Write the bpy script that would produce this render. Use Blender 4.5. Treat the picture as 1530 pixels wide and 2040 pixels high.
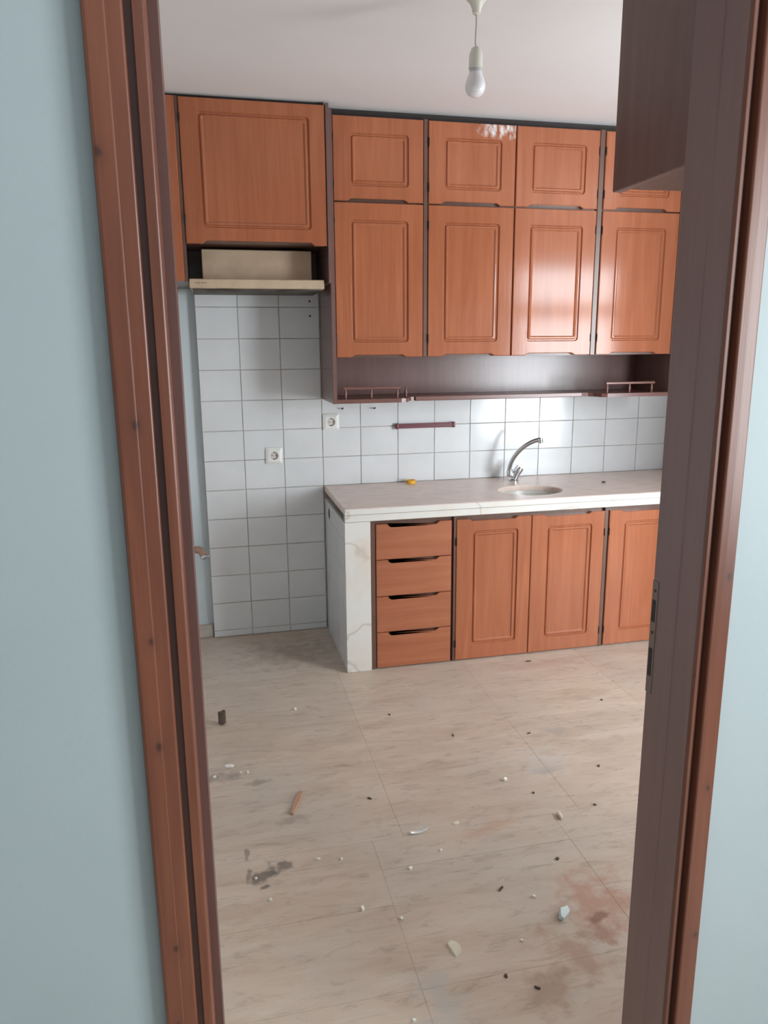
import bpy, bmesh, math, random
from mathutils import Vector, Matrix
from mathutils.geometry import tessellate_polygon

for o in list(bpy.data.objects):
    bpy.data.objects.remove(o, do_unlink=True)
scene = bpy.context.scene
C = scene.collection
random.seed(7)
PI = math.pi

# ------------------------------------------------------------------ camera
cam_d = bpy.data.cameras.new('camera')
cam = bpy.data.objects.new('camera', cam_d)
C.objects.link(cam)
CR = ((0.974448, -0.224480, -0.007715),     # right
      (0.056012, 0.209591, 0.976184),       # up
      (0.217517, 0.951672, -0.216809))      # forward
M = Matrix(((CR[0][0], CR[1][0], -CR[2][0], 0.04697),
            (CR[0][1], CR[1][1], -CR[2][1], -3.82839),
            (CR[0][2], CR[1][2], -CR[2][2], 1.50015),
            (0, 0, 0, 1)))
cam.matrix_world = M
cam_d.sensor_fit = 'HORIZONTAL'
cam_d.sensor_width = 36.0
cam_d.lens = 1495.04 / 1530 * 36.0
cam_d.clip_start = 0.02
scene.camera = cam

# ------------------------------------------------------------------ world, window light, exposure
world = bpy.data.worlds.new('overcast_sky')
scene.world = world
world.use_nodes = True
bg = world.node_tree.nodes['Background']
bg.inputs[0].default_value = (0.80, 0.90, 1.0, 1)
bg.inputs[1].default_value = 2.0


def area(name, loc, aim, sx, sy, power, col):
    d = bpy.data.lights.new(name, 'AREA')
    d.shape = 'RECTANGLE'
    d.size, d.size_y, d.energy, d.color = sx, sy, power, col
    o = bpy.data.objects.new(name, d)
    o.location = loc
    o.rotation_euler = Vector(aim).to_track_quat('-Z', 'Z').to_euler()
    C.objects.link(o)
    return o


WX0, WX1, WZ0, WZ1 = 2.48, 3.58, 0.55, 2.13         # kitchen window opening
HY0, HY1, HZ0, HZ1 = -5.20, -3.70, 0.75, 2.25       # hall window opening, in its right wall
area('kitchen_daylight', ((WX0 + WX1) / 2, -2.86, (WZ0 + WZ1) / 2), (0, 1, 0), WX1 - WX0, WZ1 - WZ0, 86, (0.86, 0.95, 1.0))
area('hall_daylight', (2.34, (HY0 + HY1) / 2, (HZ0 + HZ1) / 2), (-1, 0, 0), HY1 - HY0, HZ1 - HZ0, 78, (0.90, 0.975, 1.0))

scene.view_settings.view_transform = 'Standard'
scene.view_settings.look = 'None'
scene.view_settings.gamma = 1.0
scene.view_settings.use_curve_mapping = False
scene.view_settings.exposure = 0.75


# ------------------------------------------------------------------ material helpers
class NT:
    def __init__(self, name):
        self.m = bpy.data.materials.new(name)
        self.m.use_nodes = True
        self.t = self.m.node_tree
        self.b = self.t.nodes['Principled BSDF']

    def n(self, kind, **kw):
        x = self.t.nodes.new(kind)
        for k, v in kw.items():
            setattr(x, k, v)
        return x

    def l(self, a, b):
        self.t.links.new(a, b)

    def coord(self, kind='Object', scale=(1, 1, 1), rot=(0, 0, 0), rnd=True):
        if kind == 'World':
            src = self.n('ShaderNodeNewGeometry').outputs['Position']
        else:
            src = self.n('ShaderNodeTexCoord').outputs[kind]
        if rnd and kind != 'World':
            oi = self.n('ShaderNodeObjectInfo')
            mu = self.n('ShaderNodeMath', operation='MULTIPLY')
            self.l(oi.outputs['Random'], mu.inputs[0])
            mu.inputs[1].default_value = 37.0
            ad = self.n('ShaderNodeVectorMath', operation='ADD')
            self.l(src, ad.inputs[0])
            self.l(mu.outputs[0], ad.inputs[1])
            src = ad.outputs[0]
        mp = self.n('ShaderNodeMapping')
        self.l(src, mp.inputs[0])
        mp.inputs['Scale'].default_value = scale
        mp.inputs['Rotation'].default_value = rot
        return mp.outputs[0]

    def noise(self, vec, scale=5, detail=4, rough=0.55, dist=0.0):
        x = self.n('ShaderNodeTexNoise')
        self.l(vec, x.inputs['Vector'])
        x.inputs['Scale'].default_value = scale
        x.inputs['Detail'].default_value = detail
        x.inputs['Roughness'].default_value = rough
        x.inputs['Distortion'].default_value = dist
        return x.outputs['Fac']

    def ramp(self, fac, stops):
        x = self.n('ShaderNodeValToRGB')
        e = x.color_ramp.elements
        while len(e) > 1:
            e.remove(e[-1])
        for i, (p, c) in enumerate(stops):
            s = e[0] if i == 0 else e.new(p)
            s.position = p
            s.color = (*c, 1) if len(c) == 3 else c
        self.l(fac, x.inputs[0])
        return x.outputs[0]

    def mrange(self, fac, a, b, c=0.0, d=1.0):
        x = self.n('ShaderNodeMapRange')
        self.l(fac, x.inputs[0])
        for i, v in enumerate((a, b, c, d)):
            x.inputs[1 + i].default_value = v
        return x.outputs[0]

    def mix(self, fac, a, b, mode='MIX'):
        x = self.n('ShaderNodeMix', data_type='RGBA', blend_type=mode)
        if isinstance(fac, (int, float)):
            x.inputs[0].default_value = fac
        else:
            self.l(fac, x.inputs[0])
        for i, v in ((6, a), (7, b)):
            if isinstance(v, tuple):
                x.inputs[i].default_value = (*v, 1)
            else:
                self.l(v, x.inputs[i])
        return x.outputs[2]

    def math(self, op, a, b):
        x = self.n('ShaderNodeMath', operation=op)
        for i, v in ((0, a), (1, b)):
            if isinstance(v, (int, float)):
                x.inputs[i].default_value = v
            else:
                self.l(v, x.inputs[i])
        return x.outputs[0]

    def blob(self, loc, size, rot=0.0, edge=0.5, wob=0.35, wscale=9.0, z=0.0, axes='XY'):
        """soft irregular spot at a world position (a stain with a shape of its own)"""
        pos = self.n('ShaderNodeNewGeometry').outputs['Position']
        mp = self.n('ShaderNodeMapping', vector_type='TEXTURE')
        self.l(pos, mp.inputs[0])
        mp.inputs['Location'].default_value = loc
        mp.inputs['Rotation'].default_value = (0, 0, rot) if axes == 'XY' else (0, rot, 0)
        mp.inputs['Scale'].default_value = size
        ln = self.n('ShaderNodeVectorMath', operation='LENGTH')
        self.l(mp.outputs[0], ln.inputs[0])
        nz = self.noise(pos, wscale, 3)
        w = self.math('MULTIPLY', self.math('SUBTRACT', nz, 0.5), wob * 4)
        r = self.math('ADD', ln.outputs['Value'], w)
        return self.mrange(r, 1.0, 1.0 - edge)

    def color(self, c):
        if isinstance(c, tuple):
            self.b.inputs['Base Color'].default_value = (*c, 1)
        else:
            self.l(c, self.b.inputs['Base Color'])

    def set(self, **kw):
        for k, v in kw.items():
            k = k.replace('_', ' ')
            if isinstance(v, (int, float)):
                self.b.inputs[k].default_value = v
            else:
                self.l(v, self.b.inputs[k])
        return self

    def bump(self, h, strength=0.2, dist=0.002):
        x = self.n('ShaderNodeBump')
        self.l(h, x.inputs['Height'])
        x.inputs['Strength'].default_value = strength
        x.inputs['Distance'].default_value = dist
        self.l(x.outputs[0], self.b.inputs['Normal'])


MAT = {}


def plain(name, col, rough=0.5, metal=0.0, var=0.0, coat=0.0):
    t = NT(name)
    if var:
        f = t.noise(t.coord('Object'), 14, 4)
        t.color(t.ramp(f, [(0.25, tuple(c * (1 - var) for c in col)), (0.75, tuple(min(1, c * (1 + var)) for c in col))]))
    else:
        t.color(col)
    t.set(Roughness=rough, Metallic=metal, Coat_Weight=coat)
    MAT[name] = t.m
    return t


def wood(name, dark, light, rough=0.3, axis='Z', coat=0.0, knots=False, fine=1.0, smear=None, spec=0.5):
    t = NT(name)
    s = {'Z': (14, 14, 0.9), 'X': (0.9, 14, 14), 'Y': (14, 0.9, 14)}[axis]
    v = t.coord('Object', scale=s)
    a = t.noise(v, 2.2 * fine, 6, 0.6, 0.6)
    v2 = t.coord('Object', scale=tuple(k * 5 if k > 1 else k * 2.5 for k in s))
    g = t.noise(v2, 3.0, 3, 0.6)
    col = t.ramp(t.math('ADD', t.math('MULTIPLY', a, 0.75), t.math('MULTIPLY', g, 0.25)), [(0.32, dark), (0.68, light)])
    big = t.noise(t.coord('Object'), 1.7, 2)
    col = t.mix(t.mrange(big, 0.35, 0.7, 0.0, 0.35), col, tuple(d * 0.8 for d in dark))
    if knots:
        for kx, kz in ((-0.0455, 1.405), (-0.0630, 1.720), (-0.0465, 1.120), (-0.0475, 0.965), (-0.0460, 0.640), (-0.0520, 0.505), (0.828, 1.140), (0.826, 0.770), (0.829, 0.480)):
            k = t.blob((kx, -2.848, kz), (0.0055, 0.05, 0.0085), edge=0.7, wob=0.3, wscale=70, axes='XZ')
            halo = t.blob((kx, -2.848, kz), (0.014, 0.05, 0.030), edge=1.0, wob=0.3, wscale=40, axes='XZ')
            col = t.mix(t.math('MULTIPLY', halo, 0.35), col, (0.075, 0.025, 0.016))
            col = t.mix(t.math('MULTIPLY', k, 0.8), col, (0.035, 0.016, 0.012))
    if smear:
        m = t.blob(*smear[0], **smear[1])
        pos = t.coord('World', scale=(30, 1, 12))
        m = t.math('MULTIPLY', m, t.mrange(t.noise(pos, 2.0, 4), 0.42, 0.62))
        col = t.mix(m, col, (0.72, 0.68, 0.66))
    t.color(col)
    t.set(Roughness=rough, Coat_Weight=coat, Coat_Roughness=0.12, Specular_IOR_Level=spec)
    t.bump(g, 0.12, 0.001)
    MAT[name] = t.m
    return t


DK, LT = (0.330, 0.105, 0.050), (0.440, 0.155, 0.078)
wood('door_wood', DK, LT, 0.13, spec=0.30)
wood('door_wood_smeared', DK, LT, 0.13, spec=0.30, smear=(((1.40, -0.36, 2.45), (0.11, 0.2, 0.05)), dict(edge=0.5, wob=0.25, wscale=20, axes='XZ')))
wood('drawer_wood', DK, LT, 0.32, axis='X')
wood('carcass_wood', (0.115, 0.058, 0.042), (0.150, 0.080, 0.058), 0.30)
wood('panel_wood', (0.150, 0.082, 0.072), (0.195, 0.108, 0.095), 0.26)
wood('shelf_wood', (0.150, 0.062, 0.050), (0.200, 0.088, 0.070), 0.30, axis='X')
wood('jamb_wood', (0.200, 0.120, 0.112), (0.245, 0.150, 0.138), 0.40)
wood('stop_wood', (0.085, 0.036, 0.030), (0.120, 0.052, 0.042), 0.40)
wood('casing_wood', (0.120, 0.036, 0.020), (0.200, 0.066, 0.034), 0.34, knots=True)
wood('window_wood', (0.20, 0.07, 0.035), (0.28, 0.10, 0.05), 0.35)
plain('dark_gap', (0.030, 0.022, 0.020), 0.7)
plain('hinge_metal', (0.050, 0.035, 0.028), 0.45, 0.7)
plain('chrome', (0.62, 0.63, 0.65), 0.10, 1.0)
plain('hood_metal', (0.60, 0.45, 0.315), 0.36, 0.35, var=0.14)
plain('hood_ink', (0.12, 0.07, 0.045), 0.6)
plain('hood_filter', (0.10, 0.085, 0.07), 0.6, 0.4, var=0.3)
plain('socket_white', (0.78, 0.77, 0.74), 0.28)
plain('socket_hole', (0.06, 0.045, 0.04), 0.6)
plain('socket_well', (0.62, 0.57, 0.52), 0.35)
plain('maroon_plastic', (0.19, 0.045, 0.058), 0.28)
plain('maroon_groove', (0.085, 0.025, 0.030), 0.4)
plain('yellow_plastic', (0.78, 0.42, 0.02), 0.4)
plain('lamp_plastic', (0.74, 0.73, 0.66), 0.35)
plain('cable_white', (0.68, 0.64, 0.58), 0.5)
t = plain('bulb_glass', (0.82, 0.84, 0.88), 0.12)
t.set(Subsurface_Weight=0.15)
plain('bulb_collar', (0.55, 0.55, 0.58), 0.3)
plain('pipe_brown', (0.33, 0.20, 0.14), 0.35, var=0.12)
plain('steel_strike', (0.20, 0.15, 0.12), 0.5, 0.2)
plain('plaster_white', (0.80, 0.78, 0.72), 0.8, var=0.05)
plain('plaster_cream', (0.70, 0.62, 0.50), 0.8, var=0.08)
plain('shard_bluegrey', (0.55, 0.62, 0.60), 0.5, var=0.05)
plain('splinter_wood', (0.46, 0.27, 0.18), 0.6, var=0.12)
plain('chip_dark', (0.085, 0.055, 0.042), 0.7, var=0.2)
plain('foil', (0.82, 0.82, 0.80), 0.22, 0.35)
plain('window_white', (0.75, 0.75, 0.75), 0.4)

# paint
t = NT('blue_grey_paint')
f = t.noise(t.coord('World'), 2.0, 4)
t.color(t.ramp(f, [(0.3, (0.335, 0.388, 0.402)), (0.7, (0.365, 0.415, 0.430))]))
t.set(Roughness=0.55)
t.bump(t.noise(t.coord('World'), 160, 2), 0.12, 0.001)
MAT['wall_paint'] = t.m
plain('kitchen_blue_paint', (0.56, 0.62, 0.645), 0.6)
plain('kitchen_bounce_white', (0.80, 0.80, 0.79), 0.6)  # lightened tone for the unseen kitchen walls, chosen to bounce more light
t = NT('white_ceiling_paint')
f = t.noise(t.coord('World'), 1.5, 3)
t.color(t.ramp(f, [(0.3, (0.80, 0.79, 0.795)), (0.7, (0.84, 0.83, 0.83))]))
t.set(Roughness=0.7)
MAT['ceiling_paint'] = t.m

# glazed tile and its grout
t = NT('white_glazed_tile')
oi = t.n('ShaderNodeObjectInfo')
f = t.noise(t.coord('Object'), 6, 3)
c = t.ramp(f, [(0.3, (0.66, 0.665, 0.675)), (0.7, (0.72, 0.725, 0.735))])
c = t.mix(t.mrange(oi.outputs['Random'], 0, 1, 0.0, 0.10), c, (0.62, 0.60, 0.58))
t.color(c)
t.set(Roughness=0.16)
t.bump(t.noise(t.coord('Object'), 9, 2), 0.10, 0.004)
MAT['tile'] = t.m
t = NT('grey_grout')
f = t.noise(t.coord('World'), 8, 4)
t.color(t.ramp(f, [(0.35, (0.30, 0.27, 0.235)), (0.65, (0.50, 0.47, 0.43))]))
t.set(Roughness=0.9)
MAT['grout'] = t.m


# veined white marble (worktop, pier)
def marble(name, base, vein, tint, rough, stain=False):
    t = NT(name)
    v = t.coord('World', scale=(1.0, 1.0, 1.6), rot=(0.2, 0.3, 0.5))
    a = t.noise(v, 1.9, 3, 0.5, 0.5)
    band = t.math('ABSOLUTE', t.math('SUBTRACT', a, 0.5), 0)
    col = t.mix(t.mrange(band, 0.0, 0.02, 0.55, 0.0), base, vein)
    b = t.noise(t.coord('World'), 5, 3, 0.5, 0.4)
    col = t.mix(t.mrange(b, 0.5, 0.72, 0, 0.55), col, tint)
    if stain:
        g = t.noise(t.coord('World', scale=(4, 14, 1)), 3, 4)
        col = t.mix(t.mrange(g, 0.45, 0.7, 0, 0.5), col, (0.55, 0.43, 0.375))
    t.color(col)
    t.set(Roughness=rough)
    MAT[name] = t.m


marble('marble_white', (0.70, 0.68, 0.64), (0.40, 0.32, 0.25), (0.64, 0.54, 0.45), 0.30)
marble('marble_top', (0.78, 0.625, 0.55), (0.64, 0.50, 0.44), (0.70, 0.56, 0.49), 0.34, stain=True)
marble('skirting_marble', (0.50, 0.45, 0.39), (0.40, 0.34, 0.28), (0.45, 0.38, 0.32), 0.4)

# worn pinkish beige floor marble with dirt
t = NT('floor_marble')
vs = t.coord('World', scale=(1.1, 5.0, 1), rot=(0, 0, -0.14))
a = t.noise(vs, 2.6, 7, 0.62, 0.5)
col = t.ramp(a, [(0.28, (0.49, 0.365, 0.275)), (0.5, (0.61, 0.485, 0.385)), (0.74, (0.69, 0.575, 0.48))])
oi = t.n('ShaderNodeObjectInfo')
col = t.mix(t.mrange(oi.outputs['Random'], 0, 1, 0, 0.22), col, (0.40, 0.30, 0.24))
b = t.noise(t.coord('World'), 1.3, 3)
col = t.mix(t.mrange(b, 0.42, 0.66, 0, 0.6), col, (0.48, 0.42, 0.365))
sp = t.noise(t.coord('World', scale=(1, 3.2, 1), rot=(0, 0, -0.3)), 11, 6, 0.7, 0.8)
col = t.mix(t.mrange(sp, 0.53, 0.74, 0, 0.60), col, (0.24, 0.185, 0.145))
sc = t.noise(t.coord('World', scale=(1.2, 18, 1), rot=(0, 0, -0.22)), 3.0, 5, 0.7)
col = t.mix(t.mrange(sc, 0.58, 0.72, 0, 0.50), col, (0.33, 0.26, 0.21))
pale = t.noise(t.coord('World', scale=(1, 2, 1)), 4.5, 5, 0.65, 0.5)
col = t.mix(t.mrange(pale, 0.56, 0.72, 0, 0.45), col, (0.62, 0.55, 0.48))
DIRT = [  # (loc, size, rot, colour, strength, edge)
    ((0.125, -1.900, 0), (0.050, 0.034, 1), 0.4, (0.15, 0.125, 0.105), 0.8, 0.6),
    ((0.172, -1.872, 0), (0.050, 0.030, 1), 0.2, (0.16, 0.13, 0.11), 0.75, 0.6),
    ((0.122, -1.945, 0), (0.022, 0.009, 1), 0.5, (0.12, 0.095, 0.08), 0.7, 0.5),
    ((0.078, -1.790, 0), (0.008, 0.045, 1), 0.0, (0.16, 0.13, 0.105), 0.6, 0.5),
    ((0.078, -1.895, 0), (0.010, 0.035, 1), -0.2, (0.14, 0.11, 0.09), 0.6, 0.5),
    ((0.035, -1.345, 0), (0.090, 0.040, 1), 0.1, (0.20, 0.17, 0.15), 0.6, 0.8),
    ((0.145, -1.41, 0), (0.05, 0.020, 1), 0.1, (0.22, 0.18, 0.15), 0.5, 0.7),
    ((0.230, -1.655, 0), (0.07, 0.030, 1), 0.2, (0.26, 0.21, 0.175), 0.5, 0.8),
    ((1.010, -2.215, 0), (0.13, 0.16, 1), -0.3, (0.45, 0.255, 0.185), 0.8, 0.8),
    ((0.955, -2.320, 0), (0.055, 0.05, 1), -0.3, (0.36, 0.195, 0.145), 0.65, 0.9),
    ((0.870, -2.370, 0), (0.12, 0.08, 1), -0.8, (0.40, 0.25, 0.185), 0.75, 0.8),
    ((0.765, -2.450, 0), (0.10, 0.07, 1), 0.9, (0.38, 0.25, 0.185), 0.7, 0.8),
    ((0.990, -2.270, 0), (0.035, 0.016, 1), 0.4, (0.24, 0.12, 0.085), 0.7, 0.6),
    ((0.83, -1.845, 0), (0.13, 0.03, 1), 0.2, (0.48, 0.30, 0.20), 0.5, 0.8),
    ((1.16, -1.58, 0), (0.07, 0.035, 1), 0.1, (0.30, 0.27, 0.25), 0.6, 0.8),
    ((1.30, -1.33, 0), (0.10, 0.04, 1), 0.1, (0.34, 0.31, 0.29), 0.5, 0.8),
    ((1.17, -1.52, 0), (0.16, 0.10, 1), 0.3, (0.60, 0.57, 0.54), 0.45, 0.8),
    ((0.50, -2.46, 0), (0.06, 0.16, 1), 0.1, (0.46, 0.44, 0.41), 0.6, 0.8),
    ((0.36, -0.30, 0), (0.30, 0.20, 1), 0.1, (0.25, 0.19, 0.15), 0.45, 0.9),
    ((1.50, -0.72, 0), (0.30, 0.06, 1), 0.0, (0.52, 0.36, 0.29), 0.5, 0.8),
]
for loc, size, rot, dc, st, ed in DIRT:
    m = t.blob(loc, size, rot, edge=ed, wob=0.75, wscale=26 if dc[0] < 0.2 else 20)
    col = t.mix(t.math('MULTIPLY', m, st), col, dc)
t.color(col)
t.set(Roughness=t.mrange(a, 0.3, 0.7, 0.42, 0.58))
MAT['floor_marble'] = t.m
t = NT('floor_joint')
t.color((0.45, 0.36, 0.29))
t.set(Roughness=0.9)
MAT['floor_joint'] = t.m

# clear window glass: mostly straight-through with a reflection
t = NT('window_glass')
tr = t.n('ShaderNodeBsdfTransparent')
gl = t.n('ShaderNodeBsdfGlossy')
gl.inputs['Roughness'].default_value = 0.02
mx = t.n('ShaderNodeMixShader')
mx.inputs[0].default_value = 0.06
t.l(tr.outputs[0], mx.inputs[1])
t.l(gl.outputs[0], mx.inputs[2])
t.l(mx.outputs[0], t.t.nodes['Material Output'].inputs['Surface'])
MAT['glass'] = t.m


# ------------------------------------------------------------------ object helpers (vertices are given in world space)
def wloc(p):
    v = Vector((0, 0, 0))
    while p:
        v = v + p.location
        p = p.parent
    return v


def obj(name, bm, mat, parent=None, smooth=False):
    bmesh.ops.recalc_face_normals(bm, faces=bm.faces[:])
    lo = Vector([min(v.co[i] for v in bm.verts) for i in range(3)])
    hi = Vector([max(v.co[i] for v in bm.verts) for i in range(3)])
    c = (lo + hi) / 2
    bmesh.ops.translate(bm, vec=-c, verts=bm.verts[:])
    me = bpy.data.meshes.new(name)
    bm.to_mesh(me)
    bm.free()
    me.materials.append(MAT[mat])
    if smooth:
        me.shade_smooth()
        me.set_sharp_from_angle(angle=math.radians(40))
    o = bpy.data.objects.new(name, me)
    C.objects.link(o)
    o.parent = parent
    o.location = c - wloc(parent)
    return o


def inst(src, name, loc, parent):
    o = src.copy()
    C.objects.link(o)
    o.name = name
    o.parent = parent
    o.location = Vector(loc) - wloc(parent)
    return o


def tag(o, label, cat, group=None):
    o['label'], o['category'] = label, cat
    if group:
        o['group'] = group
    return o


def thing(name, label, cat, loc, group=None):
    o = bpy.data.objects.new(name, None)
    o.empty_display_size = 0.05
    C.objects.link(o)
    o.location = loc
    return tag(o, label, cat, group)


def struct(o):
    o['kind'] = 'structure'
    return o


def box(x0, x1, y0, y1, z0, z1, bev=0.0, bm=None, seg=1):
    own = bm is None
    b = bmesh.new()
    r = bmesh.ops.create_cube(b, size=1.0)
    for v in r['verts']:
        v.co = Vector((x0 + (v.co.x + .5) * (x1 - x0), y0 + (v.co.y + .5) * (y1 - y0), z0 + (v.co.z + .5) * (z1 - z0)))
    if bev:
        bmesh.ops.bevel(b, geom=b.edges[:], offset=bev, segments=seg, affect='EDGES', profile=0.6)
    if own:
        return b
    me = bpy.data.meshes.new('tmp')
    b.to_mesh(me)
    b.free()
    bm.from_mesh(me)
    bpy.data.meshes.remove(me)
    return bm


def frame_of(d):
    d = Vector(d).normalized()
    a = Vector((0, 0, 1)) if abs(d.z) < 0.9 else Vector((1, 0, 0))
    u = d.cross(a).normalized()
    return u, d.cross(u).normalized()


def lathe(base, direction, prof, seg=20, bm=None):
    bm = bm or bmesh.new()
    base, d = Vector(base), Vector(direction).normalized()
    u, w = frame_of(d)
    rings = []
    for r, h in prof:
        if r < 1e-6:
            rings.append([bm.verts.new(base + d * h)])
        else:
            rings.append([bm.verts.new(base + d * h + (u * math.cos(k * 2 * PI / seg) + w * math.sin(k * 2 * PI / seg)) * r) for k in range(seg)])
    for a, b in zip(rings, rings[1:]):
        for k in range(seg):
            q = (k + 1) % seg
            if len(a) == 1 and len(b) == 1:
                continue
            if len(a) == 1:
                bm.faces.new((a[0], b[k], b[q]))
            elif len(b) == 1:
                bm.faces.new((a[k], a[q], b[0]))
            else:
                bm.faces.new((a[k], a[q], b[q], b[k]))
    if len(rings[0]) > 1:
        bm.faces.new(rings[0])
    if len(rings[-1]) > 1:
        bm.faces.new(rings[-1])
    return bm


def smooth_path(pts, n=6):
    pts = [Vector(p) for p in pts]
    out = []
    for i in range(len(pts) - 1):
        p0, p1, p2, p3 = pts[max(i - 1, 0)], pts[i], pts[i + 1], pts[min(i + 2, len(pts) - 1)]
        for k in range(n):
            s = k / n
            out.append(0.5 * ((2 * p1) + (p2 - p0) * s + (2 * p0 - 5 * p1 + 4 * p2 - p3) * s * s + (3 * p1 - p0 - 3 * p2 + p3) * s ** 3))
    return out + [pts[-1]]


def tube(pts, r, seg=14, bm=None):
    bm = bm or bmesh.new()
    pts = [Vector(p) for p in pts]
    rs = r if isinstance(r, (list, tuple)) else [r] * len(pts)
    rings, u = [], None
    for i, p in enumerate(pts):
        d = (pts[min(i + 1, len(pts) - 1)] - pts[max(i - 1, 0)]).normalized()
        if u is None:
            u, _ = frame_of(d)
        u = (u - d * u.dot(d)).normalized()
        w = d.cross(u)
        rings.append([bm.verts.new(p + (u * math.cos(k * 2 * PI / seg) + w * math.sin(k * 2 * PI / seg)) * rs[i]) for k in range(seg)])
    for a, b in zip(rings, rings[1:]):
        for k in range(seg):
            q = (k + 1) % seg
            bm.faces.new((a[k], a[q], b[q], b[k]))
    bm.faces.new(rings[0])
    bm.faces.new(rings[-1])
    return bm


def prism(pts, axis, a, b):
    """extrude a polygon: axis 'Z' pts are (x,y), 'Y' pts are (x,z), 'X' pts are (y,z)"""
    bm = bmesh.new()
    mk = {'Z': lambda p, h: (p[0], p[1], h), 'Y': lambda p, h: (p[0], h, p[1]), 'X': lambda p, h: (h, p[0], p[1])}[axis]
    A = [bm.verts.new(mk(p, a)) for p in pts]
    B = [bm.verts.new(mk(p, b)) for p in pts]
    n = len(pts)
    for i in range(n):
        j = (i + 1) % n
        bm.faces.new((A[i], A[j], B[j], B[i]))
    for tri in tessellate_polygon([[Vector((p[0], p[1], 0)) for p in pts]]):
        for loop in (A, B):
            bm.faces.new([loop[k] for k in tri])
    return bm


def inset_poly(pts, d):
    n, out = len(pts), []
    for i in range(n):
        p, c, q = Vector(pts[i - 1]), Vector(pts[i]), Vector(pts[(i + 1) % n])
        e1, e2 = (c - p).normalized(), (q - c).normalized()
        n1, n2 = Vector((-e1.y, e1.x)), Vector((-e2.y, e2.x))      # inward for CCW
        m = (n1 + n2)
        m = m / max(0.3, m.length_squared) * 2
        out.append(tuple(c + m * d))
    return out


def rrect(x0, x1, z0, z1, r, seg=4):
    out = []
    for cx, cz, a0 in ((x1 - r, z1 - r, 0), (x0 + r, z1 - r, PI / 2), (x0 + r, z0 + r, PI), (x1 - r, z0 + r, 1.5 * PI)):
        for k in range(seg + 1):
            a = a0 + k * PI / 2 / seg
            out.append((cx + r * math.cos(a), cz + r * math.sin(a)))
    return out


def door_bm(x0, x1, z0, z1, yf, th=0.02, mold=None, notch=None):
    """slab front facing -Y with a routed moulding and a finger notch"""
    pts = [(x0, z0), (x1, z0), (x1, z1), (x0, z1)]
    if notch:
        side, xa, xb, dp = notch
        s = 0.018
        if side == 'bottom':
            pts = [(x0, z0), (xa, z0), (xa + s, z0 + dp), (xb - s, z0 + dp), (xb, z0), (x1, z0), (x1, z1), (x0, z1)]
        else:
            pts = [(x0, z0), (x1, z0), (x1, z1), (xb, z1), (xb - s, z1 - dp), (xa + s, z1 - dp), (xa, z1), (x0, z1)]
    bm = bmesh.new()

    def ring(p, y):
        return [bm.verts.new((a, y, b)) for a, b in p]

    def join(A, B):
        n = len(A)
        for i in range(n):
            j = (i + 1) % n
            bm.faces.new((A[i], A[j], B[j], B[i]))
    back = ring(pts, yf + th)
    o1 = ring(pts, yf + 0.003)
    o2 = ring(inset_poly(pts, 0.003), yf)
    join(back, o1)
    join(o1, o2)
    f = bm.faces.new(back)
    if not mold:
        f2 = bm.faces.new(o2)
        bmesh.ops.triangulate(bm, faces=[f, f2], ngon_method='EAR_CLIP')
        return bm
    ml, mr, mb, mt = mold
    prev = None
    R0 = None
    for d, y, r in ((0, 0, .016), (.004, .0075, .013), (.009, .0075, .010), (.014, .0015, .008), (.019, .001, .007), (.026, .0065, .004), (.030, .0065, .003)):
        cur = ring(rrect(x0 + ml + d, x1 - mr - d, z0 + mb + d, z1 - mt - d, r), yf + y)
        if prev:
            join(prev, cur)
        else:
            R0 = cur
        prev = cur
    f2 = bm.faces.new(prev)
    edges = []
    for L in (o2, R0):
        for i in range(len(L)):
            e = bm.edges.get((L[i], L[(i + 1) % len(L)])) or bm.edges.new((L[i], L[(i + 1) % len(L)]))
            edges.append(e)
    bmesh.ops.triangle_fill(bm, use_beauty=True, use_dissolve=False, edges=edges)
    bmesh.ops.triangulate(bm, faces=[f], ngon_method='EAR_CLIP')
    return bm


def hinge(x, y, z, parent):
    obj('hinge', lathe((x, y, z - 0.019), (0, 0, 1), [(0.0020, 0), (0.0030, 0.002), (0.0030, 0.036), (0.0020, 0.038)], 8), 'hinge_metal', parent, True)


# ------------------------------------------------------------------ setting: floor
CEIL = 2.505
XL, XR = -0.66, 3.78
YF, YH = -2.71, -2.828      # kitchen side and hall side of the doorway wall
floor = struct(obj('floor', box(XL, XR, YF, 0.036, -0.10, -0.0012), 'floor_joint'))
G = 0.0004


def slab(x0, x1, y0, y1):
    b = box(x0 + G, x1 - G, y0 + G, y1 - G, -0.02, 0, 0.0)
    dz = random.uniform(-0.0006, 0.0)
    for v in b.verts:
        v.co.z += dz
    obj('slab', b, 'floor_marble', floor)


rows = [(0.036, -0.58), (-0.58, -1.20), (-1.20, -1.82)]
for i, (ya, yb) in enumerate(rows):
    xs = [XL, -0.04, 0.56, 1.16, 1.76, 2.36, 2.96, XR]
    if i == 1:
        xs = [XL, -0.04, 0.56, 1.16, 1.76, 2.36, 2.96, XR]
    for a, b in zip(xs, xs[1:]):
        slab(a, b, yb, ya)
for xa, xb, ys in ((XL, -0.14, (-1.82, -2.10, -2.38, YF)), (-0.14, 0.46, (-1.82, -2.10, -2.38, YF)), (0.46, 1.06, (-1.82, -1.955, -2.385, YF)),
                   (1.06, 1.66, (-1.82, -1.955, -2.385, YF)), (1.66, 2.26, (-1.82, -2.10, -2.38, YF)), (2.26, 2.86, (-1.82, -2.10, -2.38, YF)),
                   (2.86, XR, (-1.82, -2.10, -2.38, YF))):
    for a, b in zip(ys, ys[1:]):
        slab(xa, xb, b, a)
HY = -5.60
struct(obj('floor_hall', box(-1.9, 2.2, HY, YF, -0.10, -0.001), 'floor_marble'))

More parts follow.
